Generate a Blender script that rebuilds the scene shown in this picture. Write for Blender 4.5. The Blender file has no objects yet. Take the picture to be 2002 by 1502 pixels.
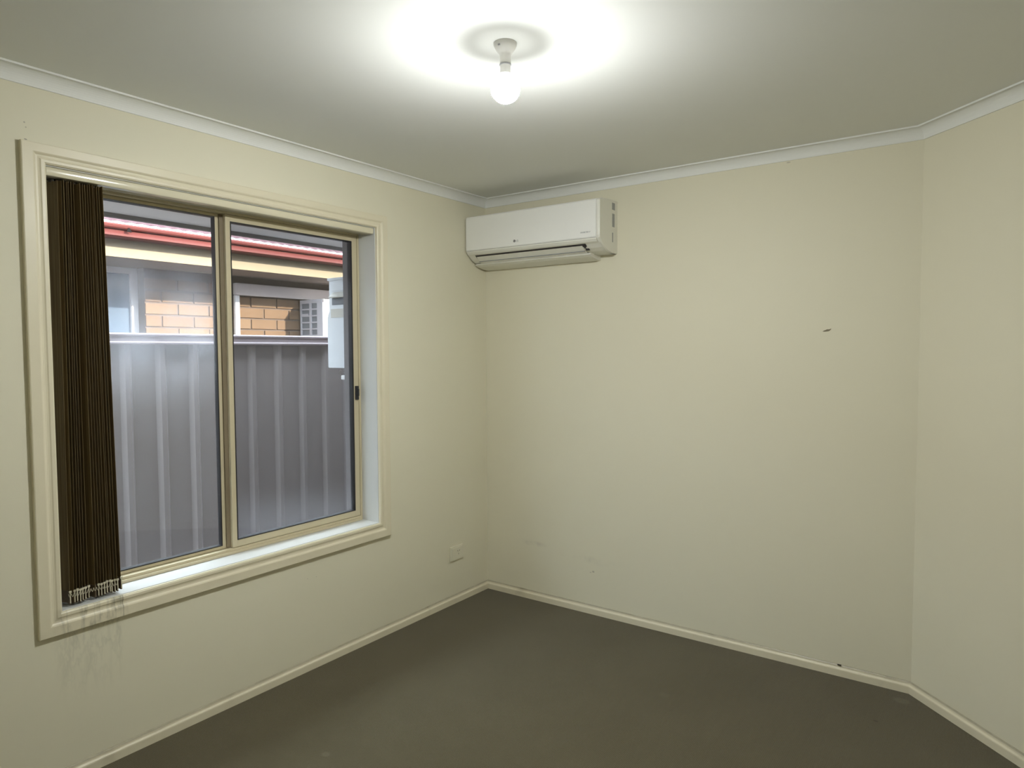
import bpy, bmesh, math, random
from mathutils import Vector, Matrix
random.seed(7)
S = bpy.context.scene
C = S.collection

# ------------------------------------------------------------------ camera
F_PX, IW, IH = 1342.6062, 2002.0, 1502.0
YAW, PITCH, ROLL = -0.6237, -0.0488, -0.0044
cy, sy, cp, sp = math.cos(YAW), math.sin(YAW), math.cos(PITCH), math.sin(PITCH)
fwd = Vector((sy * cp, cy * cp, sp)); rgt = Vector((cy, -sy, 0)); up = rgt.cross(fwd)
cr, sr = math.cos(ROLL), math.sin(ROLL)
rgt, up = cr * rgt + sr * up, -sr * rgt + cr * up
cam = bpy.data.cameras.new('camera')
cam.sensor_fit = 'HORIZONTAL'; cam.sensor_width = 36.0
cam.lens = 36.0 * F_PX / IW
cam.clip_start = 0.02
camo = bpy.data.objects.new('camera', cam); C.objects.link(camo)
camo.matrix_world = Matrix(((rgt.x, up.x, -fwd.x, 2.6065), (rgt.y, up.y, -fwd.y, -3.3514),
                            (rgt.z, up.z, -fwd.z, 1.4835), (0, 0, 0, 1)))
S.camera = camo

# ------------------------------------------------------------------ sky, sun, exposure
SKY, SUN, BULB, EXPO = 6.6, 8.0, 720.0, 0.86
w = bpy.data.worlds.new('sky'); S.world = w; w.use_nodes = True
bg = w.node_tree.nodes['Background']
bg.inputs[0].default_value = (0.80, 0.905, 1.0, 1); bg.inputs[1].default_value = SKY
sun = bpy.data.lights.new('sun', 'SUN'); sun.energy = SUN; sun.angle = math.radians(1.6)
sun.color = (1.0, 0.9, 0.74)
suno = bpy.data.objects.new('sun', sun); C.objects.link(suno)
suno.rotation_euler = Vector((1, 0.42, 0.5)).to_track_quat('Z', 'Y').to_euler()
suno.location = (20, 8, 10)
vs = S.view_settings
S.display_settings.display_device = 'sRGB'
vs.view_transform = 'Standard'; vs.look = 'None'; vs.exposure = EXPO; vs.gamma = 1.0
vs.use_curve_mapping = False

# ------------------------------------------------------------------ materials
class NT:
    def __init__(s, name):
        s.m = bpy.data.materials.new(name); s.m.use_nodes = True
        s.t = s.m.node_tree; s.n = s.t.nodes; s.l = s.t.links
        s.b = s.n['Principled BSDF']; s.out = s.n['Material Output']
    def add(s, typ, **kw):
        n = s.n.new(typ)
        for k, v in kw.items(): setattr(n, k, v)
        return n
    def put(s, sock, val):
        if isinstance(val, bpy.types.NodeSocket): s.l.new(val, sock)
        else: sock.default_value = val
    def math(s, op, a, b=0.0, c=None, clamp=False):
        n = s.add('ShaderNodeMath', operation=op, use_clamp=clamp)
        s.put(n.inputs[0], a); s.put(n.inputs[1], b)
        if c is not None: s.put(n.inputs[2], c)
        return n.outputs[0]
    def ramp(s, x, a, b, c=0.0, d=1.0):           # smooth map of x from [a,b] to [c,d]
        n = s.add('ShaderNodeMapRange', interpolation_type='SMOOTHSTEP')
        s.put(n.inputs[0], x); n.inputs[1].default_value = a; n.inputs[2].default_value = b
        n.inputs[3].default_value = c; n.inputs[4].default_value = d
        return n.outputs[0]
    def pos(s):
        return s.add('ShaderNodeNewGeometry').outputs['Position']
    def xyz(s, v):
        n = s.add('ShaderNodeSeparateXYZ'); s.put(n.inputs[0], v); return n.outputs
    def noise(s, vec, scale, detail=3.0, rough=0.55, stretch=None):
        if stretch:
            k = s.add('ShaderNodeVectorMath', operation='MULTIPLY'); s.put(k.inputs[0], vec)
            k.inputs[1].default_value = stretch; vec = k.outputs[0]
        n = s.add('ShaderNodeTexNoise'); s.put(n.inputs['Vector'], vec)
        n.inputs['Scale'].default_value = scale; n.inputs['Detail'].default_value = detail
        n.inputs['Roughness'].default_value = rough
        return n.outputs[0]
    def mix(s, f, a, b):
        n = s.add('ShaderNodeMix', data_type='RGBA')
        s.put(n.inputs[0], f)
        for i, v in ((6, a), (7, b)):
            if isinstance(v, tuple) and len(v) == 3: v = v + (1,)
            s.put(n.inputs[i], v)
        return n.outputs[2]
    def bump(s, h, strength=0.2, dist=0.002):
        n = s.add('ShaderNodeBump'); s.put(n.inputs['Height'], h)
        n.inputs['Strength'].default_value = strength; n.inputs['Distance'].default_value = dist
        s.l.new(n.outputs[0], s.b.inputs['Normal'])
    def base(s, c, rough=0.5, metal=0.0, spec=0.5):
        if isinstance(c, tuple) and len(c) == 3: c = c + (1,)
        s.put(s.b.inputs['Base Color'], c); s.put(s.b.inputs['Roughness'], rough)
        s.b.inputs['Metallic'].default_value = metal
        s.b.inputs['Specular IOR Level'].default_value = spec

def plain(name, col, rough=0.5, var=0.06, scale=30.0, bump=0.0, bscale=300.0, metal=0.0, spec=0.5):
    t = NT(name); p = t.pos()
    n = t.noise(p, scale)
    d = tuple(max(0, c * (1 - var)) for c in col); e = tuple(min(1, c * (1 + var)) for c in col)
    t.base(t.mix(n, d, e), rough, metal, spec)
    if bump: t.bump(t.noise(p, bscale, 2.0), bump, 0.001)
    return t.m

WALL_COL = (0.78, 0.745, 0.59)
def spot(t, xs, ys, cx, cyy, rx, ry, soft=0.5):
    dx = t.math('DIVIDE', t.math('SUBTRACT', xs, cx), rx); dy = t.math('DIVIDE', t.math('SUBTRACT', ys, cyy), ry)
    r = t.math('SQRT', t.math('ADD', t.math('MULTIPLY', dx, dx), t.math('MULTIPLY', dy, dy)))
    return t.ramp(r, soft, 1.0, 1.0, 0.0)

def wall_mat(name, marks=None):
    t = NT(name); p = t.pos(); x, y, z = t.xyz(p)
    col = t.mix(t.noise(p, 1.6, 2.0), tuple(c * 0.985 for c in WALL_COL), tuple(c * 1.015 for c in WALL_COL))
    if marks: col = marks(t, p, x, y, z, col)
    t.base(col, 0.62, 0, 0.35)
    t.bump(t.noise(p, 260, 3.0), 0.10, 0.0012)
    return t.m

def marks_left(t, p, x, y, z, col):
    band = t.math('MULTIPLY', t.ramp(y, -2.42, -2.36), t.ramp(y, -2.17, -2.20))
    zone = t.math('MULTIPLY', band, t.math('MULTIPLY', t.ramp(z, 0.22, 0.50), t.ramp(z, 0.545, 0.53)))
    ridge = t.math('ABSOLUTE', t.math('SUBTRACT', t.noise(p, 1.0, 3.0, 0.6, (1, 26, 9)), 0.5))
    streak = t.ramp(ridge, 0.0, 0.07, 1.0, 0.0)
    cloud = t.ramp(t.noise(p, 1.0, 2.0, 0.5, (1, 30, 7)), 0.45, 0.7)
    m = t.math('MULTIPLY', zone, t.math('ADD', t.math('MULTIPLY', streak, 0.13), t.math('MULTIPLY', cloud, 0.17)))
    col = t.mix(m, col, (0.22, 0.215, 0.16))
    for (a, b, rx, rz, k) in ((-2.431, 2.177, .006, .0022, .75), (-2.433, 2.231, .0035, .0035, .45),
                              (-2.429, 2.216, .003, .003, .4), (-1.36, 0.43, .004, .002, .3), (-1.31, 0.425, .004, .002, .3)):
        col = t.mix(t.math('MULTIPLY', spot(t, y, z, a, b, rx, rz), k), col, (0.13, 0.11, 0.09))
    return col
def marks_back(t, p, x, y, z, col):
    smear = t.math('MULTIPLY', spot(t, x, z, 0.335, 0.335, 0.17, 0.022, 0.1), t.ramp(t.noise(p, 14, 4.0), 0.35, 0.75))
    col = t.mix(t.math('MULTIPLY', smear, 0.32), col, (0.30, 0.26, 0.24))
    smear = t.math('MULTIPLY', spot(t, x, z, 0.75, 0.30, 0.24, 0.03, 0.1), t.ramp(t.noise(p, 9, 4.0), 0.4, 0.75))
    col = t.mix(t.math('MULTIPLY', smear, 0.3), col, (0.36, 0.32, 0.28))
    for (a, b, rx, rz, k) in ((0.752, 0.239, .010, .007, .45), (0.735, 0.232, .008, .004, .3), (1.77, 2.3435, .012, .004, .4)):
        col = t.mix(t.math('MULTIPLY', spot(t, x, z, a, b, rx, rz), k), col, (0.24, 0.21, 0.18))
    return col

M = {}
M['wall'] = wall_mat('wall_paint')
M['wall_left'] = wall_mat('wall_left_paint', marks_left)
M['wall_back'] = wall_mat('wall_back_paint', marks_back)
M['ceiling'] = plain('ceiling_paint', (0.82, 0.83, 0.80), 0.8, 0.01, 3, 0.06, 400, spec=0.2)
M['cornice'] = plain('cornice_paint', (0.84, 0.85, 0.82), 0.6, 0.01, 3, spec=0.3)
def skirting():
    t = NT('skirting_enamel'); p = t.pos(); x, y, z = t.xyz(p)
    col = t.mix(t.noise(p, 8), (0.745, 0.69, 0.53), (0.775, 0.725, 0.56))
    gap_shade = t.math('MULTIPLY', t.ramp(z, 0.0425, 0.0475), t.math('ADD', t.math('MULTIPLY', t.noise(p, 30, 3.0), 0.4), 0.45))  # shade of the wall gap, with some dirt, painted along the top edge
    scuff = t.math('MULTIPLY', t.ramp(t.noise(p, 6, 5.0), 0.55, 0.8), 0.25)
    t.base(t.mix(t.math('ADD', gap_shade, scuff, clamp=True), col, (0.22, 0.195, 0.13)), 0.36)
    t.bump(t.noise(p, 120, 2.0), 0.04, 0.001)
    return t.m
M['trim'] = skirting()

def trim_left():
    t = NT('window_trim_enamel'); p = t.pos(); x, y, z = t.xyz(p)
    col = t.mix(t.noise(p, 6), (0.75, 0.695, 0.525), (0.78, 0.72, 0.55))
    zone = t.math('MULTIPLY', t.math('MULTIPLY', t.ramp(y, -2.42, -2.36), t.ramp(y, -2.16, -2.19)), t.ramp(z, 0.62, 0.60))
    blot = t.ramp(t.noise(p, 1.0, 4.0, 0.6, (20, 24, 12)), 0.44, 0.68)
    drip = t.ramp(t.math('ABSOLUTE', t.math('SUBTRACT', t.noise(p, 1.0, 2.0, 0.5, (1, 30, 3)), 0.5)), 0.0, 0.05, 1.0, 0.0)
    m = t.math('MULTIPLY', zone, t.math('ADD', t.math('MULTIPLY', blot, 0.45), t.math('MULTIPLY', drip, 0.2)))
    crack = t.math('MULTIPLY', t.ramp(t.math('ABSOLUTE', t.math('SUBTRACT', y, -2.1835)), 0.0008, 0.0022, 1.0, 0.0), t.ramp(z, 0.61, 0.60))
    m = t.math('ADD', m, t.math('MULTIPLY', crack, 0.45), clamp=True)
    t.base(t.mix(m, col, (0.16, 0.155, 0.10)), 0.35)
    t.bump(t.noise(p, 120, 2.0), 0.04, 0.001)
    return t.m
M['wtrim'] = trim_left()
M['sill'] = plain('sill_enamel', (0.65, 0.66, 0.64), 0.32, 0.02, 10)
M['alu'] = plain('primrose_aluminium', (0.60, 0.53, 0.36), 0.38, 0.02, 15)
M['black'] = plain('black_rubber', (0.018, 0.017, 0.018), 0.5)
M['matte'] = plain('dark_matte_steel', (0.012, 0.010, 0.010), 0.9, spec=0.0)
M['interlock'] = plain('brown_interlock', (0.22, 0.175, 0.11), 0.6)
M['rail'] = plain('headrail_enamel', (0.74, 0.69, 0.52), 0.16, 0.02, 10)

def carpet():
    t = NT('carpet_pile'); p = t.pos(); x, y, z = t.xyz(p)
    fine = t.noise(p, 420, 2.0)
    patch = t.noise(p, 2.2, 3.0)
    col = t.mix(patch, (0.104, 0.087, 0.048), (0.144, 0.124, 0.074))
    col = t.mix(t.math('MULTIPLY', t.ramp(fine, 0.35, 0.7), 0.45), col, (0.072, 0.060, 0.031))
    for (a, b, r, k) in ((2.285, -0.10, .040, .35), (0.607, -1.758, .022, .4), (1.95, -1.02, .05, .25), (1.45, -0.63, .03, .15)):
        col = t.mix(t.math('MULTIPLY', spot(t, x, y, a, b, r, r * .8), k), col, (0.21, 0.185, 0.135))
    col = t.mix(t.math('MULTIPLY', spot(t, x, y, 2.22, -0.339, .012, .008), .6), col, (0.03, 0.022, 0.014))
    t.base(col, 0.95, 0, 0.1)
    t.b.inputs['Sheen Weight'].default_value = 0.15
    wx = t.math('SINE', t.math('MULTIPLY', t.math('ADD', x, y), 520)); wy = t.math('SINE', t.math('MULTIPLY', t.math('SUBTRACT', x, y), 520))
    h = t.math('ADD', t.math('MULTIPLY', t.math('MULTIPLY', wx, wy), 0.3), t.math('MULTIPLY', fine, 1.4))
    t.bump(h, 0.7, 0.004)
    return t.m
M['carpet'] = carpet()

def fabric():
    t = NT('brown_vane_fabric'); p = t.pos()
    st = t.noise(p, 1.0, 2.0, 0.5, (260, 260, 2))
    t.base(t.mix(t.ramp(st, 0.35, 0.65), (0.16, 0.115, 0.058), (0.235, 0.18, 0.095)), 0.85, 0, 0.15)
    t.bump(st, 0.3, 0.001)
    return t.m
M['fabric'] = fabric()
M['weight'] = plain('brown_weight_pocket', (0.13, 0.095, 0.06), 0.6, 0.25, 60)
M['hanger'] = plain('dark_hanger_plastic', (0.06, 0.05, 0.035), 0.5)
M['clip'] = plain('pale_clip_plastic', (0.62, 0.58, 0.45), 0.4, 0.1, 60)
M['chain'] = plain('pale_bead_chain', (0.55, 0.52, 0.40), 0.4)
M['acwhite'] = plain('white_ac_plastic', (0.90, 0.90, 0.87), 0.30, 0.01, 8)
M['accase'] = plain('white_ac_casing', (0.80, 0.79, 0.72), 0.38, 0.01, 8)
M['acdark'] = plain('dark_outlet_plastic', (0.025, 0.02, 0.022), 0.5)
M['acflap'] = plain('ac_flap_plastic', (0.84, 0.83, 0.76), 0.3)
M['logo'] = plain('grey_logo_print', (0.10, 0.10, 0.10), 0.4)
M['print'] = plain('pale_grey_print', (0.30, 0.31, 0.31), 0.4)
M['plate'] = plain('outlet_plastic', (0.77, 0.735, 0.59), 0.3)
M['platedark'] = plain('outlet_shadow_gap', (0.16, 0.14, 0.09), 0.5)
M['lampwhite'] = plain('white_lampholder', (0.74, 0.73, 0.69), 0.35)
M['lampring'] = plain('grey_lampholder_ring', (0.33, 0.33, 0.33), 0.4)

def glow(name, power):
    t = NT(name)
    e = t.add('ShaderNodeEmission'); e.inputs[0].default_value = (1.0, 1.02, 1.01, 1); e.inputs[1].default_value = power
    t.l.new(e.outputs[0], t.out.inputs[0]); return t.m
M['glow'] = glow('lit_bulb_glass', BULB); M['glow_neck'] = glow('lit_bulb_neck_glass', 7.0)

def glass(name, film, tint):
    """clear thin pane: fresnel reflection plus a thin film of faint dirt and painted haze that scatters outside light"""
    t = NT(name); p = t.pos(); x, y, z = t.xyz(p)
    tr = t.add('ShaderNodeBsdfTransparent'); tr.inputs[0].default_value = tint + (1,)
    gl = t.add('ShaderNodeBsdfGlossy'); gl.inputs['Roughness'].default_value = 0.02
    ge = t.add('ShaderNodeNewGeometry'); dt = t.add('ShaderNodeVectorMath', operation='DOT_PRODUCT')
    t.l.new(ge.outputs['Normal'], dt.inputs[0]); t.l.new(ge.outputs['Incoming'], dt.inputs[1])
    fr = t.math('ADD', t.math('MULTIPLY', t.math('POWER', t.math('SUBTRACT', 1.0, t.math('ABSOLUTE', dt.outputs['Value'])), 5.0), 0.96), 0.035)
    m1 = t.add('ShaderNodeMixShader'); t.l.new(fr, m1.inputs[0]); t.l.new(tr.outputs[0], m1.inputs[1]); t.l.new(gl.outputs[0], m1.inputs[2])
    df = t.add('ShaderNodeBsdfTranslucent'); df.inputs[0].default_value = (0.85, 0.87, 0.92, 1)
    m2 = t.add('ShaderNodeMixShader')
    f = film(t, p, y, z)
    t.put(m2.inputs[0], f); t.l.new(m1.outputs[0], m2.inputs[1]); t.l.new(df.outputs[0], m2.inputs[2])
    t.l.new(m2.outputs[0], t.out.inputs[0])
    return t.m
def film_left(t, p, y, z):
    blot = spot(t, y, z, -1.95, 1.62, 0.60, 0.42, 0.0)  # whitish haze painted into the pane as a soft patch
    n = t.ramp(t.noise(p, 7, 4.0), 0.3, 0.75)
    return t.math('MULTIPLY', t.math('ADD', t.math('MULTIPLY', blot, 0.155), 0.012), t.math('ADD', t.math('MULTIPLY', n, 0.7), 0.55))
def film_right(t, p, y, z):
    edge = t.ramp(t.math('ADD', z, t.math('MULTIPLY', y, 0.10)), 0.74, 0.52)  # reflected haze painted in as a gradient towards the pane's bottom
    n = t.noise(p, 5, 4.0)
    return t.math('ADD', t.math('MULTIPLY', edge, 0.06), t.math('MULTIPLY', n, 0.012))
M['glass_left'] = glass('hazy_glass', film_left, (0.97, 0.98, 0.98))
M['glass_right'] = glass('hazy_sliding_glass', film_right, (0.97, 0.98, 0.98))

def screen():
    t = NT('insect_mesh'); p = t.pos()
    tr = t.add('ShaderNodeBsdfTransparent'); df = t.add('ShaderNodeBsdfDiffuse'); df.inputs[0].default_value = (0.018, 0.019, 0.021, 1)
    m = t.add('ShaderNodeMixShader'); t.put(m.inputs[0], t.math('ADD', t.math('MULTIPLY', t.noise(p, 60, 2.0), 0.06), 0.25))
    t.l.new(tr.outputs[0], m.inputs[1]); t.l.new(df.outputs[0], m.inputs[2]); t.l.new(m.outputs[0], t.out.inputs[0]); return t.m
M['screen'] = screen()

# outside
M['own_brick'] = plain('dark_plum_brick', (0.085, 0.034, 0.033), 0.85, 0.3, 25, 0.4, 200)
M['own_mortar'] = plain('grey_mortar', (0.20, 0.18, 0.18), 0.9, 0.15, 60)
M['soffit'] = plain('grey_eave_sheet', (0.80, 0.77, 0.76), 0.8, 0.04, 3)
M['own_fascia'] = plain('dark_eave_trim', (0.20, 0.18, 0.18), 0.6)
M['brick'] = plain('cream_orange_brick', (0.175, 0.108, 0.064), 0.85, 0.16, 9, 0.4, 220)
M['brick_pale'] = plain('pale_buff_brick', (0.195, 0.125, 0.076), 0.85, 0.12, 9, 0.4, 220)
M['mortar'] = plain('tan_mortar', (0.13, 0.095, 0.078), 0.9, 0.1, 60)
M['red'] = plain('red_steel', (0.10, 0.025, 0.022), 0.55, 0.05, 4, spec=0.12)
M['roofred'] = plain('faded_red_roof_steel', (0.062, 0.030, 0.036), 0.7, 0.08, 4, spec=0.06)
M['fascia'] = plain('cream_painted_timber', (0.23, 0.185, 0.115), 0.6, 0.06, 6)
M['nsoffit'] = plain('pinkish_soffit_sheet', (0.29, 0.235, 0.205), 0.8, 0.05, 4)
M['nframe'] = plain('pale_window_aluminium', (0.62, 0.60, 0.60), 0.4)
M['nglass'] = plain('blue_grey_house_glass', (0.10, 0.14, 0.20), 0.06, 0.3, 2)
M['fence'] = plain('mauve_grey_fence_steel', (0.262, 0.232, 0.228), 0.42, 0.03, 4)
M['fencecap'] = plain('fence_rail_steel', (0.36, 0.30, 0.32), 0.2, 0.03, 4, spec=0.8)
M['cond'] = plain('white_condenser_steel', (0.45, 0.44, 0.47), 0.4)
M['conddark'] = plain('dark_condenser_fins', (0.16, 0.17, 0.19), 0.6)
M['duct'] = plain('pale_grey_duct_plastic', (0.74, 0.69, 0.68), 0.5)
M['pipe'] = plain('white_pipe_plastic', (0.78, 0.77, 0.77), 0.4)
M['heater'] = plain('white_heater_steel', (0.72, 0.75, 0.78), 0.35, 0.02, 5)
M['heaterwarm'] = plain('yellowed_heater_plastic', (0.56, 0.54, 0.48), 0.45)
M['ground'] = plain('grey_path_concrete', (0.36, 0.34, 0.32), 0.9, 0.15, 12)

# ------------------------------------------------------------------ mesh helpers
class MB:
    def __init__(s): s.v = []; s.f = []; s.sm = []
    def quad(s, pts, smooth=False):
        i = len(s.v); s.v += [tuple(p) for p in pts]; s.f.append(tuple(range(i, i + len(pts)))); s.sm.append(smooth); return s
    def box(s, a, b, bev=0.0):
        x0, x1 = sorted((a[0], b[0])); y0, y1 = sorted((a[1], b[1])); z0, z1 = sorted((a[2], b[2]))
        bev = min(bev, (x1 - x0) * .45, (y1 - y0) * .45, (z1 - z0) * .45)
        if bev <= 0:
            i = len(s.v)
            s.v += [(x, y, z) for z in (z0, z1) for y in (y0, y1) for x in (x0, x1)]
            for q in ((0, 2, 3, 1), (4, 5, 7, 6), (0, 1, 5, 4), (2, 6, 7, 3), (0, 4, 6, 2), (1, 3, 7, 5)):
                s.f.append(tuple(i + k for k in q)); s.sm.append(False)
            return s
        bm = bmesh.new(); bmesh.ops.create_cube(bm, size=1.0)
        for v in bm.verts:
            v.co = Vector((x0 + (v.co.x + .5) * (x1 - x0), y0 + (v.co.y + .5) * (y1 - y0), z0 + (v.co.z + .5) * (z1 - z0)))
        bmesh.ops.bevel(bm, geom=list(bm.edges), offset=bev, segments=2, profile=0.7, affect='EDGES')
        bm.verts.index_update(); i = len(s.v)
        s.v += [tuple(v.co) for v in bm.verts]
        for f in bm.faces: s.f.append(tuple(i + v.index for v in f.verts)); s.sm.append(False)
        bm.free(); return s
    def loft(s, rings, closed=True, caps=True, smooth=False):
        i = len(s.v); n = len(rings[0])
        for r in rings: s.v += [tuple(p) for p in r]
        for a in range(len(rings) - 1):
            for k in range(n if closed else n - 1):
                k2 = (k + 1) % n
                s.f.append((i + a * n + k, i + a * n + k2, i + (a + 1) * n + k2, i + (a + 1) * n + k)); s.sm.append(smooth)
        if caps:
            for r in (rings[0][::-1], rings[-1]):      # caps keep vertices of their own, so the shading of the sides stays clean
                if smooth: s.quad(r)
                else:
                    j = i if r is not rings[-1] else i + (len(rings) - 1) * n
                    q = tuple(j + k for k in range(n)); s.f.append(q[::-1] if j == i else q); s.sm.append(False)
        return s
    def lathe(s, prof, c=(0, 0, 0), n=40, axis='z', smooth=True, caps=True):
        rings = []
        for r, h in prof:
            ring = []
            for k in range(n):
                a = 2 * math.pi * k / n; u, v = r * math.cos(a), r * math.sin(a)
                ring.append({'z': (c[0] + u, c[1] + v, c[2] + h), 'x': (c[0] + h, c[1] + u, c[2] + v), 'y': (c[0] + u, c[1] + h, c[2] + v)}[axis])
            rings.append(ring)
        return s.loft(rings, True, caps, smooth)
    def tube(s, pts, r, n=10):
        rings = []; pts = [Vector(p) for p in pts]
        for i, p in enumerate(pts):
            d = (pts[min(i + 1, len(pts) - 1)] - pts[max(i - 1, 0)]).normalized()
            a = d.orthogonal().normalized() if i == 0 else (rings_a - d * rings_a.dot(d)).normalized()
            rings_a = a; b = d.cross(a)
            rings.append([p + r * (math.cos(2 * math.pi * k / n) * a + math.sin(2 * math.pi * k / n) * b) for k in range(n)])
        return s.loft(rings, True, True, True)
    def mesh(s, name):
        me = bpy.data.meshes.new(name); me.from_pydata(s.v, [], s.f)
        bm = bmesh.new(); bm.from_mesh(me)
        bmesh.ops.recalc_face_normals(bm, faces=bm.faces); bm.to_mesh(me); bm.free()
        me.polygons.foreach_set('use_smooth', s.sm); me.update(); return me
    def build(s, name, mat, parent=None, kind=None, label=None, loc=None):
        me = s.mesh(name); me.materials.append(M[mat] if isinstance(mat, str) else mat)
        o = bpy.data.objects.new(name, me); C.objects.link(o)
        if parent: o.parent = parent
        if kind: o['kind'] = kind
        if label: o['label'] = label
        if loc: o.location = loc
        return o
def empty(name, loc=(0, 0, 0), label=None, cat=None, kind=None, group=None):
    o = bpy.data.objects.new(name, None); C.objects.link(o); o.location = loc; o.empty_display_size = 0.1
    if label: o['label'] = label
    if cat: o['category'] = cat
    if kind: o['kind'] = kind
    if group: o['group'] = group
    return o
def inst(src, parent, loc=None, rot=None):
    o = src.copy(); C.objects.link(o); o.parent = parent
    if loc is not None: o.location = loc
    if rot is not None: o.rotation_euler = rot
    return o
def rel(o):   # child meshes written in world coordinates under an Empty that is not at the origin
    o.location = -Vector(o.parent.location); return o

# ------------------------------------------------------------------ room shell
H = 2.4
RA, RB, RC, RD, RE = (0, 0), (2.308, 0), (3.25, -0.917), (3.25, -4.1), (0, -4.1)
RB = (2.308, 0.0); th = 0.7715; L = 1.32
RC = (2.308 + L * math.cos(th), -L * math.sin(th)); RD = (RC[0], -4.1)
POLY = [RA, RB, RC, RD, RE]
MB().quad([(-.12, -4.25, 0), (RC[0] + .12, -4.25, 0), (RC[0] + .12, .12, 0), (-.12, .12, 0)]).build('floor', 'carpet', kind='structure')
MB().box((-.12, -4.22, H), (RC[0] + .12, .12, H + .05)).build('ceiling', 'ceiling', kind='structure')
WY0, WY1, WZ0, WZ1 = -2.377, -0.912, 0.601, 2.104       # clear opening between the window linings
LT = 0.018
oy0, oy1, oz0, oz1 = WY0 - LT, WY1 + LT, WZ0 - LT, WZ1 + LT
wl = MB()
for a, b in (((-.115, -4.22, -.05), (0, oy0, H)), ((-.115, oy1, -.05), (0, .12, H)),
             ((-.115, oy0, -.05), (0, oy1, oz0)), ((-.115, oy0, oz1), (0, oy1, H))): wl.box(a, b)
wl.build('wall_left', 'wall_left', kind='structure')
wb = MB().box((0, 0, -.05), (RB[0] + .06, .12, H)).build('wall_back', 'wall_back', kind='structure')
def slab(p, q, t=0.1):
    d = Vector((q[0] - p[0], q[1] - p[1])).normalized(); n = Vector((-d.y, d.x)) * t
    r = [(p[0], p[1]), (q[0], q[1]), (q[0] + n.x, q[1] + n.y), (p[0] + n.x, p[1] + n.y)]
    return MB().loft([[(a, b, z) for a, b in r] for z in (-.05, H)])
slab(RB, RC).build('wall_right', 'wall', kind='structure')
slab(RC, RD).build('wall_side', 'wall', kind='structure')
slab(RD, RE).build('wall_front', 'wall', kind='structure')

def mitre(i):
    n = len(POLY)
    def nrm(a, b):
        d = Vector((b[0] - a[0], b[1] - a[1])).normalized(); return Vector((d.y, -d.x))
    n1, n2 = nrm(POLY[i - 1], POLY[i]), nrm(POLY[i], POLY[(i + 1) % n])
    return (n1 + n2) / (1 + n1.dot(n2))
def run(i, prof):
    j = (i + 1) % len(POLY); rings = []
    for k in (i, j):
        m = mitre(k); P = Vector(POLY[k])
        rings.append([(P.x + m.x * o, P.y + m.y * o, z) for o, z in prof])
    return MB().loft(rings)
SK = [(0, 0), (.016, 0), (.016, .029), (.0148, .0325), (.0115, .0355), (.0095, .0385), (.0085, .046), (.006, .0495), (.0032, .0505), (.0022, .043), (0, .043)]
cc = [(.043 - .039 * math.cos(a), H - .043 + .039 * math.sin(a)) for a in [math.pi / 2 * k / 8 for k in range(9)]]
CO = [(0, H), (0, H - .0494), (.0052, H - .0494)] + cc + [(.043, H - .0065), (.0494, H - .0065), (.0494, H)]
for i, nm in enumerate(('back', 'right', 'side', 'front', 'left')):
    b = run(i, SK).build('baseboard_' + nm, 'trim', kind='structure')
    run(i, CO).build('trim_%d' % (i + 1), 'cornice', kind='structure')
    if nm == 'back':
        MB().box((2.018, -.0145, .0500), (2.034, -.0040, .0515), .0006).build('dent', 'acdark', b, label='small dark chip on top of the skirting')
# chip in the plaster of the back wall
ch = MB(); pts = []
for (a, b) in ((-.020, -.0050), (-.014, -.0010), (-.006, .0018), (-.003, .0042), (.008, .0040), (.013, .0062), (.016, .0068), (.012, .0015), (.007, -.0030), (-.002, -.0052), (-.012, -.0058)): pts.append((1.949 + a, b + 1.568))
ch.loft([[(x, -.0004, z) for x, z in pts], [(x, -.0022, z + .0004) for x, z in pts]])
t_ = NT('scraped_plaster'); t_.base(t_.mix(t_.noise(t_.pos(), 300), (0.20, 0.175, 0.11), (0.30, 0.26, 0.18)), 0.8); M['chip'] = t_.m
ch.build('chip', 'chip', wb, label='small dark scrape standing out of the bare cream wall')

# ------------------------------------------------------------------ window
win = empty('window_1', kind='structure')
AY0, AY1, AZ0, AZ1 = -2.4515, -0.8385, 0.5215, 2.1700   # outer edge of the architrave
fr_prof = [(0, 0), (0, .0165), (.04, .0185), (.46, .0185), (.52, .0165), (.58, .0125), (.66, .0115), (.74, .0125), (.80, .0150), (.93, .0150), (.97, .0125), (1, .0115), (1, 0)]
iy0, iy1, iz0, iz1 = WY0 - .003, WY1 + .003, WZ0 - .003, WZ1 + .003
def ring_at(cyn, czn):   # cyn/czn: 0 = low side, 1 = high side
    r = []
    for u, t in fr_prof:
        y = (AY0 + (iy0 - AY0) * u) if cyn == 0 else (AY1 + (iy1 - AY1) * u)
        z = (AZ0 + (iz0 - AZ0) * u) if czn == 0 else (AZ1 + (iz1 - AZ1) * u)
        r.append((t, y, z))
    return r
for a, b in (((0, 0), (0, 1)), ((0, 1), (1, 1)), ((1, 1), (1, 0)), ((1, 0), (0, 0))):
    MB().loft([ring_at(*a), ring_at(*b)]).build('architrave', 'wtrim', win)
XF = -0.118     # room face of the aluminium frame
MB().box((-.17, WY0 - LT, WZ0 - LT), (.0, WY0, WZ1 + LT), .001).build('jamb_lining', 'sill', win)
MB().box((-.17, WY1, WZ0 - LT), (.0, WY1 + LT, WZ1 + LT), .001).build('jamb_lining', 'sill', win)
MB().box((-.17, WY0, WZ1), (.0, WY1, WZ1 + LT), .001).build('head_lining', 'sill', win)
MB().box((-.17, WY0, WZ0 - LT), (.004, WY1, WZ0), .002).build('window_sill', 'sill', win)
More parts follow.
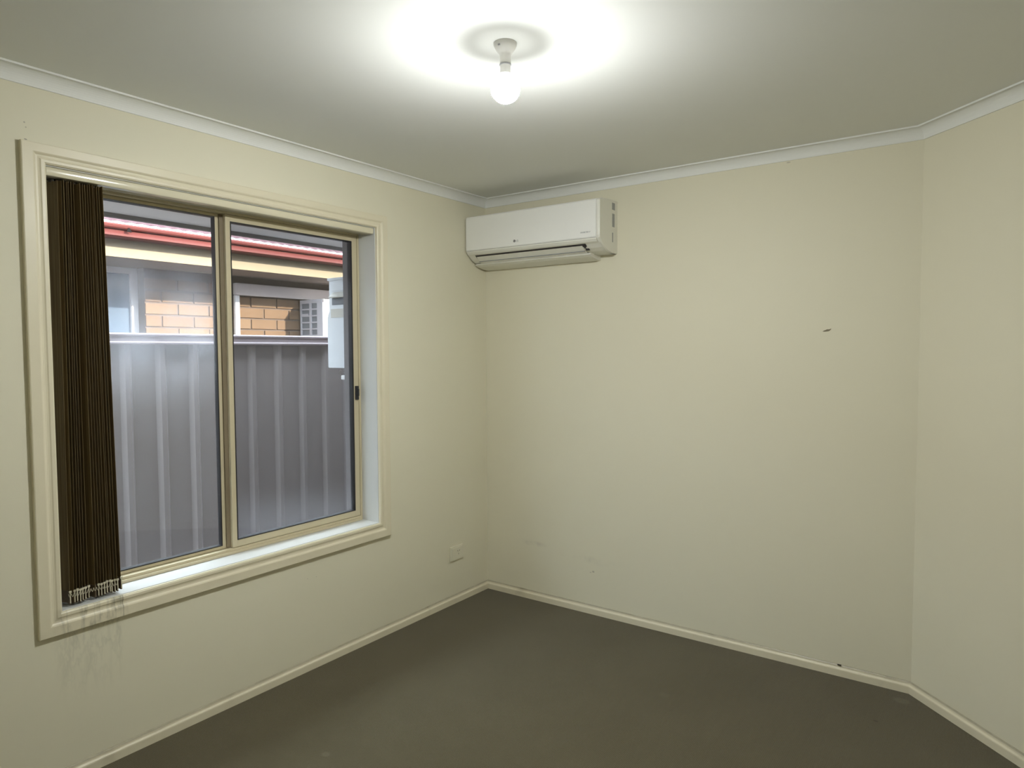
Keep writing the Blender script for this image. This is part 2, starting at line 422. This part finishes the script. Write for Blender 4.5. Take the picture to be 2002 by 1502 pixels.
# fixed aluminium frame
def frame_ring(mb, y0, y1, z0, z1, wl_, wr, wb_, wt, x0, x1, bev=.0015):
    mb.box((x0, y0, z0), (x1, y0 + wl_, z1), bev); mb.box((x0, y1 - wr, z0), (x1, y1, z1), bev)
    mb.box((x0, y0 + wl_, z0), (x1, y1 - wr, z0 + wb_), bev); mb.box((x0, y0 + wl_, z1 - wt), (x1, y1 - wr, z1), bev)
    return mb
fr = frame_ring(MB(), WY0 + .0005, WY1 - .0005, WZ0 + .0005, WZ1 - .0005, .012, .012, .022, .030, -.17, XF)
fr.box((XF + .0002, WY0 + .013, WZ0 + .0006), (XF + .010, WY1 - .013, WZ0 + .012), .001)
fr.build('frame', 'alu', win)
# fixed light, outer track
GX0 = -.158
fs = frame_ring(MB(), WY0 + .014, -1.652, WZ0 + .024, WZ1 - .0315, .034, .038, .013, .013, -.168, -.148).build('fixed_sash', 'alu', win)
MB().box((GX0 - .002, WY0 + .048, WZ0 + .037), (GX0 + .002, -1.690, WZ1 - .0445)).build('glass', 'glass_left', fs)
g = frame_ring(MB(), WY0 + .048, -1.690, WZ0 + .037, WZ1 - .0445, .004, .004, .004, .004, -.170, -.1455, 0).build('gasket', 'black', fs)
# sliding sash, inner track
GX1 = -.134
ss = frame_ring(MB(), -1.656, WY1 - .0135, WZ0 + .024, WZ1 - .0315, .022, .032, .030, .028, -.146, -.122).build('sliding_sash', 'alu', win)
MB().box((GX1 - .002, -1.634, WZ0 + .054), (GX1 + .002, WY1 - .0455, WZ1 - .0595)).build('glass', 'glass_right', ss)
frame_ring(MB(), -1.634, WY1 - .0455, WZ0 + .054, WZ1 - .0595, .004, .007, .004, .005, -.148, -.1205, 0).build('gasket', 'black', ss)
MB().box((-.147, -1.674, WZ0 + .026), (-.139, -1.6555, WZ1 - .033), .001).build('interlock', 'interlock', ss)  # set-back strip beside the stile, darker brown than the sashes
la = MB().box((-.122, -.950, 1.232), (-.108, -.934, 1.304), .003); la.box((-.108, -.947, 1.252), (-.100, -.938, 1.290), .003)
la.build('latch', 'black', ss, label='black plastic sash latch')
# insect screen outside the sliding sash
sc = frame_ring(MB(), -1.652, WY1 - .0135, WZ0 + .0236, WZ1 - .0312, .016, .006, .016, .016, -.182, -.1725).build('insect_screen', 'black', win)
MB().quad([(-.177, -1.636, WZ0 + .039), (-.177, WY1 - .0195, WZ0 + .039), (-.177, WY1 - .0195, WZ1 - .047), (-.177, -1.636, WZ1 - .047)]).build('mesh', 'screen', sc)

# ------------------------------------------------------------------ vertical blind
bl = empty('vertical_blind', (-.05, -2.3, 2.1), 'brown fabric vertical blind stacked at the left of the window', 'blind')
hr = [(-.088, 2.1025), (-.088, 2.079), (-.085, 2.0765), (-.0100, 2.0750)] + [(-.0545 + .05 * math.cos(a), 2.0921 + .05 * math.sin(a)) for a in [math.radians(-19 + 31 * k / 10) for k in range(11)]]
rel(MB().loft([[(x, y, z) for x, z in hr] for y in (WY0 + .004, WY1 - .004)], smooth=True).build('head_rail', 'rail', bl, label='glossy cream head rail'))
n_v = 19; y_a, y_b = -2.345, -2.199
vm = MB(); HV = 1.414
vm.loft([[(-.0445, -.0004, z), (-.02, .0014, z), (.02, .0014, z), (.0445, -.0004, z), (.0445, -.0012, z), (.02, .0004, z), (-.02, .0004, z), (-.0445, -.0012, z)] for z in (-HV, -.02, 0)])
v0 = vm.build('vane', 'fabric', bl)
h0 = MB().box((-.006, -.002, -.002), (.006, .002, .022), .0008).build('hanger', 'hanger', v0)
w0 = MB().box((-.0452, -.0021, -HV - .041), (.0452, .0023, -HV + .002), .0008)
w0 = w0.build('bottom_weight', 'weight', v0)
c0 = MB().box((.0440, -.0017, -HV - .037), (.0475, .0017, -HV + .001), .0006)
c0.box((.0440, -.0042, -HV - .001), (.0480, .0042, -HV + .006), .001)
c0 = c0.build('chain_clip', 'clip', v0, label='pale plastic chain clip')
base = Vector(bl.location)
for k in range(n_v):
    v = v0 if k == 0 else inst(v0, bl)
    y = y_a + (y_b - y_a) * k / (n_v - 1) + random.uniform(-.0012, .0012)
    z = 2.068 + random.uniform(-.003, .003)
    v.location = Vector((-.052 + random.uniform(-.003, .003), y, z)) - base
    tilt = random.uniform(-.05, .05) + (.5 if k == 0 else 0) + (.22 if k in (2, 8) else 0)
    v.rotation_euler = (random.uniform(-.0005, .0005) + (.006 * (k - 9) / 9) + .0080 * k / 18, 0, tilt)
    if k:
        inst(h0, v); inst(w0, v)
        if k not in (8, 9): inst(c0, v)
chn = MB()
for k in range(n_v - 1):
    ya = y_a + (y_b - y_a) * k / (n_v - 1) - .008 * (9 - k) / 9; d = (y_b - y_a) / (n_v - 1)
    pts = [(-.0035, ya + d * s, .648 - .012 * math.sin(math.pi * s)) for s in (0, .25, .5, .75, 1)]
    chn.tube(pts, .0011, 6)
rel(chn.build('bead_chain', 'chain', bl, label='pale bead chain linking the vanes'))

# ------------------------------------------------------------------ air conditioner
ac = empty('air_conditioner', (0.45, -.1, 1.97), 'white split-system air conditioner high on the back wall in the room corner', 'air conditioner')
X0, X1 = .010, .892
def prof_ring(x, pts): return [(x, y, z) for y, z in pts]
body = [(-.0005, 2.278), (-.165, 2.270), (-.185, 2.264), (-.186, 2.062), (-.183, 2.050), (-.150, 2.020), (-.120, 2.006), (-.070, 1.998), (-.0005, 1.998)]
rel(MB().loft([prof_ring(X0 + .002, body), prof_ring(X1 - .0005, body)]).build('casing', 'accase', ac))
def endcap(xa, xb):
    e = [(-.0006, 2.279), (-.170, 2.2705), (-.196, 2.262), (-.200, 2.255), (-.200, 2.075), (-.196, 2.062), (-.175, 2.040), (-.140, 2.015), (-.100, 2.002), (-.060, 1.998), (-.0006, 1.998)]
    e2 = [(y * .985, z + (.004 if z < 2.1 else -.004)) for y, z in e]
    seq = [e, e, e2] if xb > .5 else [e2, e, e]
    xs = [xa, xb - .006, xb] if xb > .5 else [xa, xa + .006, xb]
    return MB().loft([prof_ring(x, p) for x, p in zip(xs, seq)])
rc_ = rel(endcap(.878, .896).build('end_cap', 'accase', ac)); rel(endcap(.006, .014).build('end_cap', 'accase', ac))
# small recesses on the right end
for (ya, yb, za, zb) in ((-.062, -.030, 2.225, 2.262), (-.060, -.034, 2.135, 2.205), (-.060, -.050, 2.055, 2.105)):
    b_ = MB().box((.8955, ya, za), (.8966, yb, zb), .0004).build('side_slot', 'print', rc_)
fp = [(-.186, 2.2655), (-.196, 2.2635), (-.2015, 2.256), (-.2035, 2.165), (-.2015, 2.072), (-.198, 2.066), (-.186, 2.066)]
rel(MB().loft([prof_ring(.015, fp), prof_ring(.877, fp)]).build('front_panel', 'acwhite', ac, label='smooth white front panel'))
lip = [(-.186, 2.0645), (-.1985, 2.0645), (-.199, 2.058), (-.190, 2.046), (-.178, 2.040), (-.170, 2.046)]
rel(MB().loft([prof_ring(.0145, lip), prof_ring(.8775, lip)]).build('lower_lip', 'accase', ac))
dk = [(-.181, 2.0420), (-.1765, 2.0375), (-.163, 2.0265), (-.150, 2.032), (-.165, 2.047)]
rel(MB().loft([prof_ring(.062, dk), prof_ring(.800, dk)]).build('air_outlet', 'acdark', ac, label='dark slot of the air outlet'))
fl = [(-.1715, 2.0325), (-.1690, 2.0345), (-.128, 2.0065), (-.108, 2.001), (-.108, 1.9965), (-.130, 2.001)]
rel(MB().loft([prof_ring(.066, fl), prof_ring(.778, fl)]).build('flap', 'acflap', ac, label='half-open outlet flap'))
g_ = MB(); 
for (a, b) in ((-.142, 2.0100), (-.112, 1.9975)): g_.box((.066, a - .003, b - .0045), (.778, a, b + .000), .0005)
rel(g_.build('flap_groove', 'print', ac))
hg = MB(); hg.box((.783, -.172, 2.030), (.796, -.160, 2.040), .001); hg.box((.786, -.150, 2.010), (.806, -.136, 2.024), .002); hg.box((.786, -.166, 2.020), (.792, -.150, 2.032), .001)
rel(hg.build('flap_hinge', 'acdark', ac))
tr_ = [(-.0006, 1.9985), (-.115, 2.0005), (-.122, 1.992), (-.100, 1.982), (-.040, 1.972), (-.0006, 1.970)]
tr2 = [(y * .96 if y < -.01 else y, z + .002) for y, z in tr_]
rel(MB().loft([prof_ring(.012, tr2), prof_ring(.02, tr_), prof_ring(.780, tr_), prof_ring(.795, tr2)]).build('drip_tray', 'accase', ac))
def text(body_, name, size, loc, rot, mat, parent, depth=.0003):
    cu = bpy.data.curves.new(name, 'FONT'); cu.body = body_; cu.size = size; cu.extrude = depth
    o = bpy.data.objects.new(name, cu); C.objects.link(o)
    me = bpy.data.meshes.new_from_object(o.evaluated_get(bpy.context.evaluated_depsgraph_get()))
    bpy.data.objects.remove(o); bpy.data.curves.remove(cu)
    me.materials.clear(); me.materials.append(M[mat]); me.name = name
    t = bpy.data.objects.new(name, me); C.objects.link(t); t.parent = parent
    t.location = Vector(loc) - Vector(parent.location); t.rotation_euler = rot; return t
RX = (math.pi / 2, 0, 0)
lg = MB().lathe([(.0072, -.0006), (.0072, .0006)], (.3610, -.2021, 2.094), 24, 'y').build('logo', 'logo', ac); rel(lg)
lm = MB().box((.3596, -.2029, 2.0905), (.3606, -.20265, 2.0975)); lm.box((.3596, -.2029, 2.0905), (.3628, -.20265, 2.0915)); lm.box((.3574, -.2029, 2.0955), (.3586, -.20265, 2.0967))
lm.build('logo_mark', 'acwhite', lg)
text('LG', 'lettering', .0145, (.3710, -.2026, 2.0890), RX, 'print', ac)
text('INVERTER V', 'lettering', .0110, (.7850, -.2026, 2.0920), RX, 'print', ac)

# ------------------------------------------------------------------ ceiling lamp
LX, LY = 1.368, -1.657
lp = empty('ceiling_lamp', (LX, LY, H), 'bare lit globe bulb in a white batten holder on the ceiling', 'lamp')
MB().lathe([(.0345, 0), (.0345, -.006), (.032, -.012), (.0255, -.0235), (.0195, -.029), (.0172, -.034), (.0165, -.058), (.0165, -.060)], n=48).build('batten_base', 'lampwhite', lp)
MB().lathe([(.0172, -.0602), (.0178, -.0615), (.0178, -.0640), (.0172, -.0655)], n=48).build('holder_ring', 'lampring', lp)
MB().lathe([(.0160, -.0656), (.0160, -.088), (.0185, -.0905)], n=48).build('lamp_skirt', 'lampwhite', lp)
sw = MB().box((-.004, -.0325, -.016), (.004, -.026, -.011), .001).build('screw', 'lampring', lp)
GR = .0445; zc = -.0895 - GR * .93
gp = [(.0186, -.0907)] + [(GR * math.sin(a), zc + GR * math.cos(a)) for a in [0.43 + (math.pi - .43) * k / 24 for k in range(25)]]
gp[-1] = (.0004, gp[-1][1]); cut = 14
MB().lathe(gp[cut:], n=48).build('bulb', 'glow', lp, label='lit white globe bulb')
MB().lathe(gp[:cut + 1], n=48).build('bulb_neck', 'glow_neck', lp, label='dimmer upper part of the bulb')

# ------------------------------------------------------------------ power outlet
po = empty('power_outlet', (0, -.3035, .295), 'small cream power outlet plate low on the left wall near the corner', 'outlet')
rel(MB().box((.0004, -.3615, .254), (.010, -.2455, .337), .003).build('plate', 'plate', po))
rel(MB().box((.0098, -.3520, .262), (.0125, -.2560, .328), .0015).build('cover', 'plate', po))
rel(MB().box((.0122, -.3440, .304), (.0155, -.3330, .321), .0012).build('switch', 'plate', po))
sl = MB()
for (y, z, a) in ((-.300, .306, .5), (-.284, .306, -.5), (-.292, .288, 0)):
    c_, s_ = math.cos(a), math.sin(a); q = [(-.0012, -.005), (.0012, -.005), (.0012, .005), (-.0012, .005)]
    sl.loft([[(x, y + u * c_ - v_ * s_, z + u * s_ + v_ * c_) for u, v_ in q] for x in (.0122, .0129)])
rel(sl.build('socket_slots', 'platedark', po))

# ------------------------------------------------------------------ outside: own house
ow = MB()
BX0, BX1 = -.228, -.172
by0, by1, bz0, bz1 = -2.40, -.926, .56, 2.085
for a, b in (((BX0, -7, -.3), (BX1, by0, 2.12)), ((BX0, by1, -.3), (BX1, 7, 2.12)), ((BX0, by0, -.3), (BX1, by1, bz0)), ((BX0, by0, bz1), (BX1, by1, 2.12))): ow.box(a, b)
own = ow.build('wall_outside', 'own_mortar', kind='structure')
b0 = MB().box((-.0315, 0, 0), (.0315, .230, .0765), .004).mesh('brick'); b0.materials.append(M['own_brick'])
b1 = MB().box((-.0315, 0, 0), (.0315, .110, .0765), .004).mesh('brick_half'); b1.materials.append(M['own_brick'])
z = .51; r = 0
while z < 2.03:
    o = bpy.data.objects.new('brick', b0 if r % 2 else b1); C.objects.link(o); o.parent = own
    o.location = (-.2035 + random.uniform(-.001, .001), -.920, z)
    o2 = bpy.data.objects.new('brick', b0); C.objects.link(o2); o2.parent = own
    o2.location = (-.2035 + random.uniform(-.001, .001), -.920 + (.240 if r % 2 else .120), z)
    z += .0865; r += 1
MB().box((-.75, -7, 2.125), (-.10, 7, 2.133)).build('eave_soffit', 'soffit', kind='structure')
MB().box((-.775, -7, 2.105), (-.75, 7, 2.22), .003).build('eave_fascia', 'own_fascia', kind='structure')
rf = MB().loft([[(-.78, y, 2.22), (3.6, y, 3.80), (3.6, y, 3.84), (-.78, y, 2.26)] for y in (-7, 7)]).build('own_roof', 'own_fascia', kind='structure')
MB().quad([(-9, -14, -.28), (-.1, -14, -.28), (-.1, 14, -.28), (-9, 14, -.28)]).build('ground', 'ground', kind='structure')

# ------------------------------------------------------------------ outside: water heater on the wall
hx = -.2355
wh = empty('water_heater', (-.34, -.66, 1.39), 'white outdoor water heater mounted on the brick wall outside the right pane', 'water heater')
rel(MB().box((-.452, -.835, 1.600), (hx, -.50, 1.882), .006).build('upper_body', 'heater', wh))
lo = [(hx, 1.392), (-.455, 1.392), (-.459, 1.398), (-.459, 1.662), (-.452, 1.687), (-.438, 1.707), (-.425, 1.714), (hx, 1.720)]
rel(MB().loft([[(x, y, z) for x, z in lo] for y in (-.842, -.49)]).build('front_cover', 'heater', wh))
rel(MB().box((-.428, -.8450, 1.668), (hx - .001, -.842, 1.716), .001).build('shoulder', 'heaterwarm', wh, label='yellowed shoulder of the cover'))
rel(MB().box((-.458, -.842, 1.872), (hx, -.494, 1.887), .003).build('lid', 'heater', wh))
sp_ = MB().box((-.425, -.8395, 1.815), (-.25, -.835, 1.858), .002)
rel(sp_.build('side_panel', 'heater', wh))
hd = [(-.835, 1.808), (-.866, 1.782), (-.866, 1.776), (-.835, 1.776)]
rel(MB().loft([[(x, y, z) for y, z in hd] for x in (-.418, hx - .004)]).build('side_hood', 'heaterwarm', wh))
rel(MB().box((-.424, -.8385, 1.738), (hx - .004, -.8345, 1.776), .0005).build('vent_slot', 'conddark', wh, label='dark vent slot'))
for y in (-.80, -.72, -.64):
    rel(MB().lathe([(.012, 0), (.012, -.022), (.015, -.022), (.015, -.030)], (-.36, y, 1.392), 16).build('pipe_fitting', 'own_fascia', wh))
pv = MB().tube([(-.30, -.82, 1.392), (-.30, -.82, 1.352)], .011, 12); pv.box((-.352, -.845, 1.328), (-.285, -.800, 1.352), .005)
rel(pv.build('valve', 'pipe', wh, label='white valve under the box'))
rel(MB().tube([(-.252 + .012 * math.cos(a), -.93, 1.372 + .012 * math.sin(a)) for a in [2 * math.pi * k / 20 for k in range(21)]], .002, 6).build('cable_loop', 'own_fascia', wh))

# ------------------------------------------------------------------ outside: fence
FX = -1.335
fe = empty('fence', (FX, -.6, -.28), 'mauve-grey ribbed steel fence seen through the window', 'fence')
def sheet(y0):
    p = [y0]; prof = []
    for k in range(4):
        r0 = y0 + .0975 - .035 + k * .195
        prof += [(r0, 0), (r0 + .020, .024), (r0 + .046, .024), (r0 + .066, 0)]
    pts = [(y0, 0)] + prof + [(y0 + .780, 0)]
    m = MB(); back = [(y, x - .0012) for y, x in pts]
    ring = [(y, x) for y, x in pts] + back[::-1]
    m.loft([[(FX + x, y, z) for y, x in ring] for z in (-.23, 1.545)])
    return m
# ribs centred on y = -1.52 + .195 k
for k in range(-6, 8):
    rel(sheet(-1.52 - .0975 + .780 * k).build('sheet', 'fence', fe))
lipr = lambda zc: [(.047 + .010 * math.cos(a), zc + .010 * math.sin(a)) for a in [math.pi / 2 - math.pi * k / 8 for k in range(9)]]
cp_ = [(-.028, 0), (-.028, .065)] + lipr(.055) + lipr(.010)
rel(MB().loft([[(FX + a, y, 1.524 + b) for a, b in cp_] for y in (-6.3, 4.8)]).build('top_rail', 'fencecap', fe))
rel(MB().loft([[(FX + a, y, -.26 + b) for a, b in cp_] for y in (-6.3, 4.8)]).build('bottom_rail', 'fencecap', fe))

# ------------------------------------------------------------------ outside: neighbour's house
NX = -2.4
nh = empty('neighbour_house', (NX, 0, -.28), 'cream brick house with red gutter and roof edge beyond the fence', 'house')
NW0, NW1, NWZ0, NWZ1 = -2.35, -.878, .9, 2.09
nw = MB()
XM = NX - .008
for a, b in (((NX - .2, -6, -.28), (XM, NW0, 2.09)), ((NX - .2, NW1, -.28), (XM, 5, 2.09)), ((NX - .2, NW0, -.28), (XM, NW1, NWZ0))): nw.box(a, b)
nwo = rel(nw.build('wall', 'mortar', nh)); off = -Vector(nh.location)
bms = []
for ln in (.231, .1085):
    for mt in ('brick', 'brick_pale'):
        me = MB().box((-.09, 0, 0), (.0085, ln, .0765), .004).mesh('brick'); me.materials.append(M[mt]); bms.append(me)
zr = 1.842 - 5 * .0895
for r in range(-1, 9):
    z = 1.842 - .0895 * (r - 1)
    if z + .0765 > 2.092 : continue
    odd = r % 2
    y = NW1 + .002
    first = True
    while y < 2.6:
        half = first and odd == 1
        me = bms[(2 if half else 0) + (1 if random.random() < .4 else 0)]
        o = bpy.data.objects.new('brick', me); C.objects.link(o); o.parent = nwo
        o.location = Vector((NX - .0085 + random.uniform(-.002, .002), y, z + .006))
        y += (.1215 if half else .243) ; first = False
wf = frame_ring(MB(), NW0, NW1 - .002, NWZ0, NWZ1, .05, .048, .05, .047, NX - .14, NX - .095)
wfo = rel(wf.build('window_frame', 'nframe', nh))
MB().box((NX - .125, NW0 + .05, NWZ0 + .05), (NX - .120, NW1 - .05, NWZ1 - .047)).build('pane', 'nglass', wfo)
FXN = -1.95
rel(MB().box((NX - .1, -6, 2.084), (FXN - .02, 5, 2.092)).build('soffit', 'nsoffit', nh))
rel(MB().box((FXN - .022, -6, 2.083), (FXN, 5, 2.262), .002).build('fascia', 'fascia', nh, label='cream fascia board'))
gpf = [(FXN, 2.262), (FXN, 2.197), (FXN + .010, 2.192), (FXN + .100, 2.192), (FXN + .112, 2.200), (FXN + .110, 2.212), (FXN + .100, 2.228), (FXN + .094, 2.240),
       (FXN + .114, 2.243), (FXN + .120, 2.250), (FXN + .122, 2.262), (FXN + .118, 2.272), (FXN + .110, 2.274), (FXN + .106, 2.268), (FXN + .092, 2.255), (FXN + .088, 2.240), (FXN + .100, 2.205), (FXN + .008, 2.205), (FXN + .006, 2.262)]
rel(MB().loft([[(x, y, z) for x, z in gpf] for y in (-6, 5)]).build('gutter', 'red', nh, label='red steel gutter'))
rel(MB().loft([[(FXN + .1225, y, z) for y, z in ((-1.262, 2.226), (-1.232, 2.226), (-1.243, 2.252), (-1.250, 2.252))], [(FXN + .128, y, z) for y, z in ((-1.262, 2.226), (-1.232, 2.226), (-1.243, 2.252), (-1.250, 2.252))]]).build('gutter_bracket', 'matte', nh, label='small dark bracket on the gutter'))
# corrugated roof sheet
rs = MB(); n = 12 * 145
ys = [-6 + 11 * k / n for k in range(n + 1)]
def rsx(x, y): return (x, y, 2.294 + (FXN + .085 - x) * .42 + .0025 * math.cos(2 * math.pi * y / .076))
rs.loft([[rsx(FXN + .085, y) for y in ys], [rsx(FXN - 3.5, y) for y in ys]], closed=False, caps=False, smooth=True)
i0 = len(rs.v)
rs.loft([[(p[0], p[1], p[2] - .0035) for p in (rsx(FXN + .085, y) for y in ys)], [rsx(FXN + .085, y) for y in ys]], closed=False, caps=False)
rel(rs.build('roof_sheet', 'roofred', nh, label='corrugated red roof edge'))

# pipe duct and drop pipe on the neighbour's wall
pd = rel(MB().box((NX + .0008, -.19, 1.934), (NX + .045, 2.4, 2.030), .012).build('pipe_duct', 'duct', nh, label='pale grey duct running level above the bricks'))
MB().box((NX + .0008, -.186, 1.30), (NX + .028, -.148, 1.933), .004).build('drop_pipe', 'pipe', pd, label='thin white vertical pipe')

# neighbour's condenser
cd = empty('condenser', (NX + .16, .8, 1.35), 'white outdoor condenser box with a side grille above the fence at the right', 'air conditioner')
cx0, cx1, cy0, cy1, cz0, cz1 = NX + .02, -2.075, .430, 1.22, 1.36, 1.925
rel(MB().box((cx0 + .004, cy0 + .012, cz0), (cx1, cy1, cz1), .008).build('casing', 'cond', cd))
rel(MB().box((cx0 + .010, cy0 + .008, cz0 + .02), (cx1 - .035, cy0 + .0125, cz1 - .02)).build('fins', 'conddark', cd, label='dark grille opening'))
gr = MB(); xa, xb = cx0 + .004, cx1
cols = [(xa, xa + .018), (xa + .125, xa + .150), (xb - .075, xb)]
for a, b in cols: gr.box((a, cy0, cz0), (b, cy0 + .0121, cz1 - .001), .002)
zz = cz1 - .001
gr.box((xa, cy0 + .0004, cz1 - .032), (xb, cy0 + .0121, cz1 - .001), .002)
for k in range(9): gr.box((xa + .01, cy0 + .0006, cz1 - .032 - .056 * (k + 1)), (xb - .04, cy0 + .0121, cz1 - .032 - .056 * (k + 1) + .012), .001)
gr.box((xa + .02, cy0 + .0002, 1.790), (xa + .11, cy0 + .0121, 1.806), .001)
rel(gr.build('side_grille', 'cond', cd))
ff = MB().lathe([(.20, 0), (.20, .006), (.19, .010), (.02, .012)], (cx1, .86, 1.64), 40, 'x')
rel(ff.build('fan_guard', 'conddark', cd))
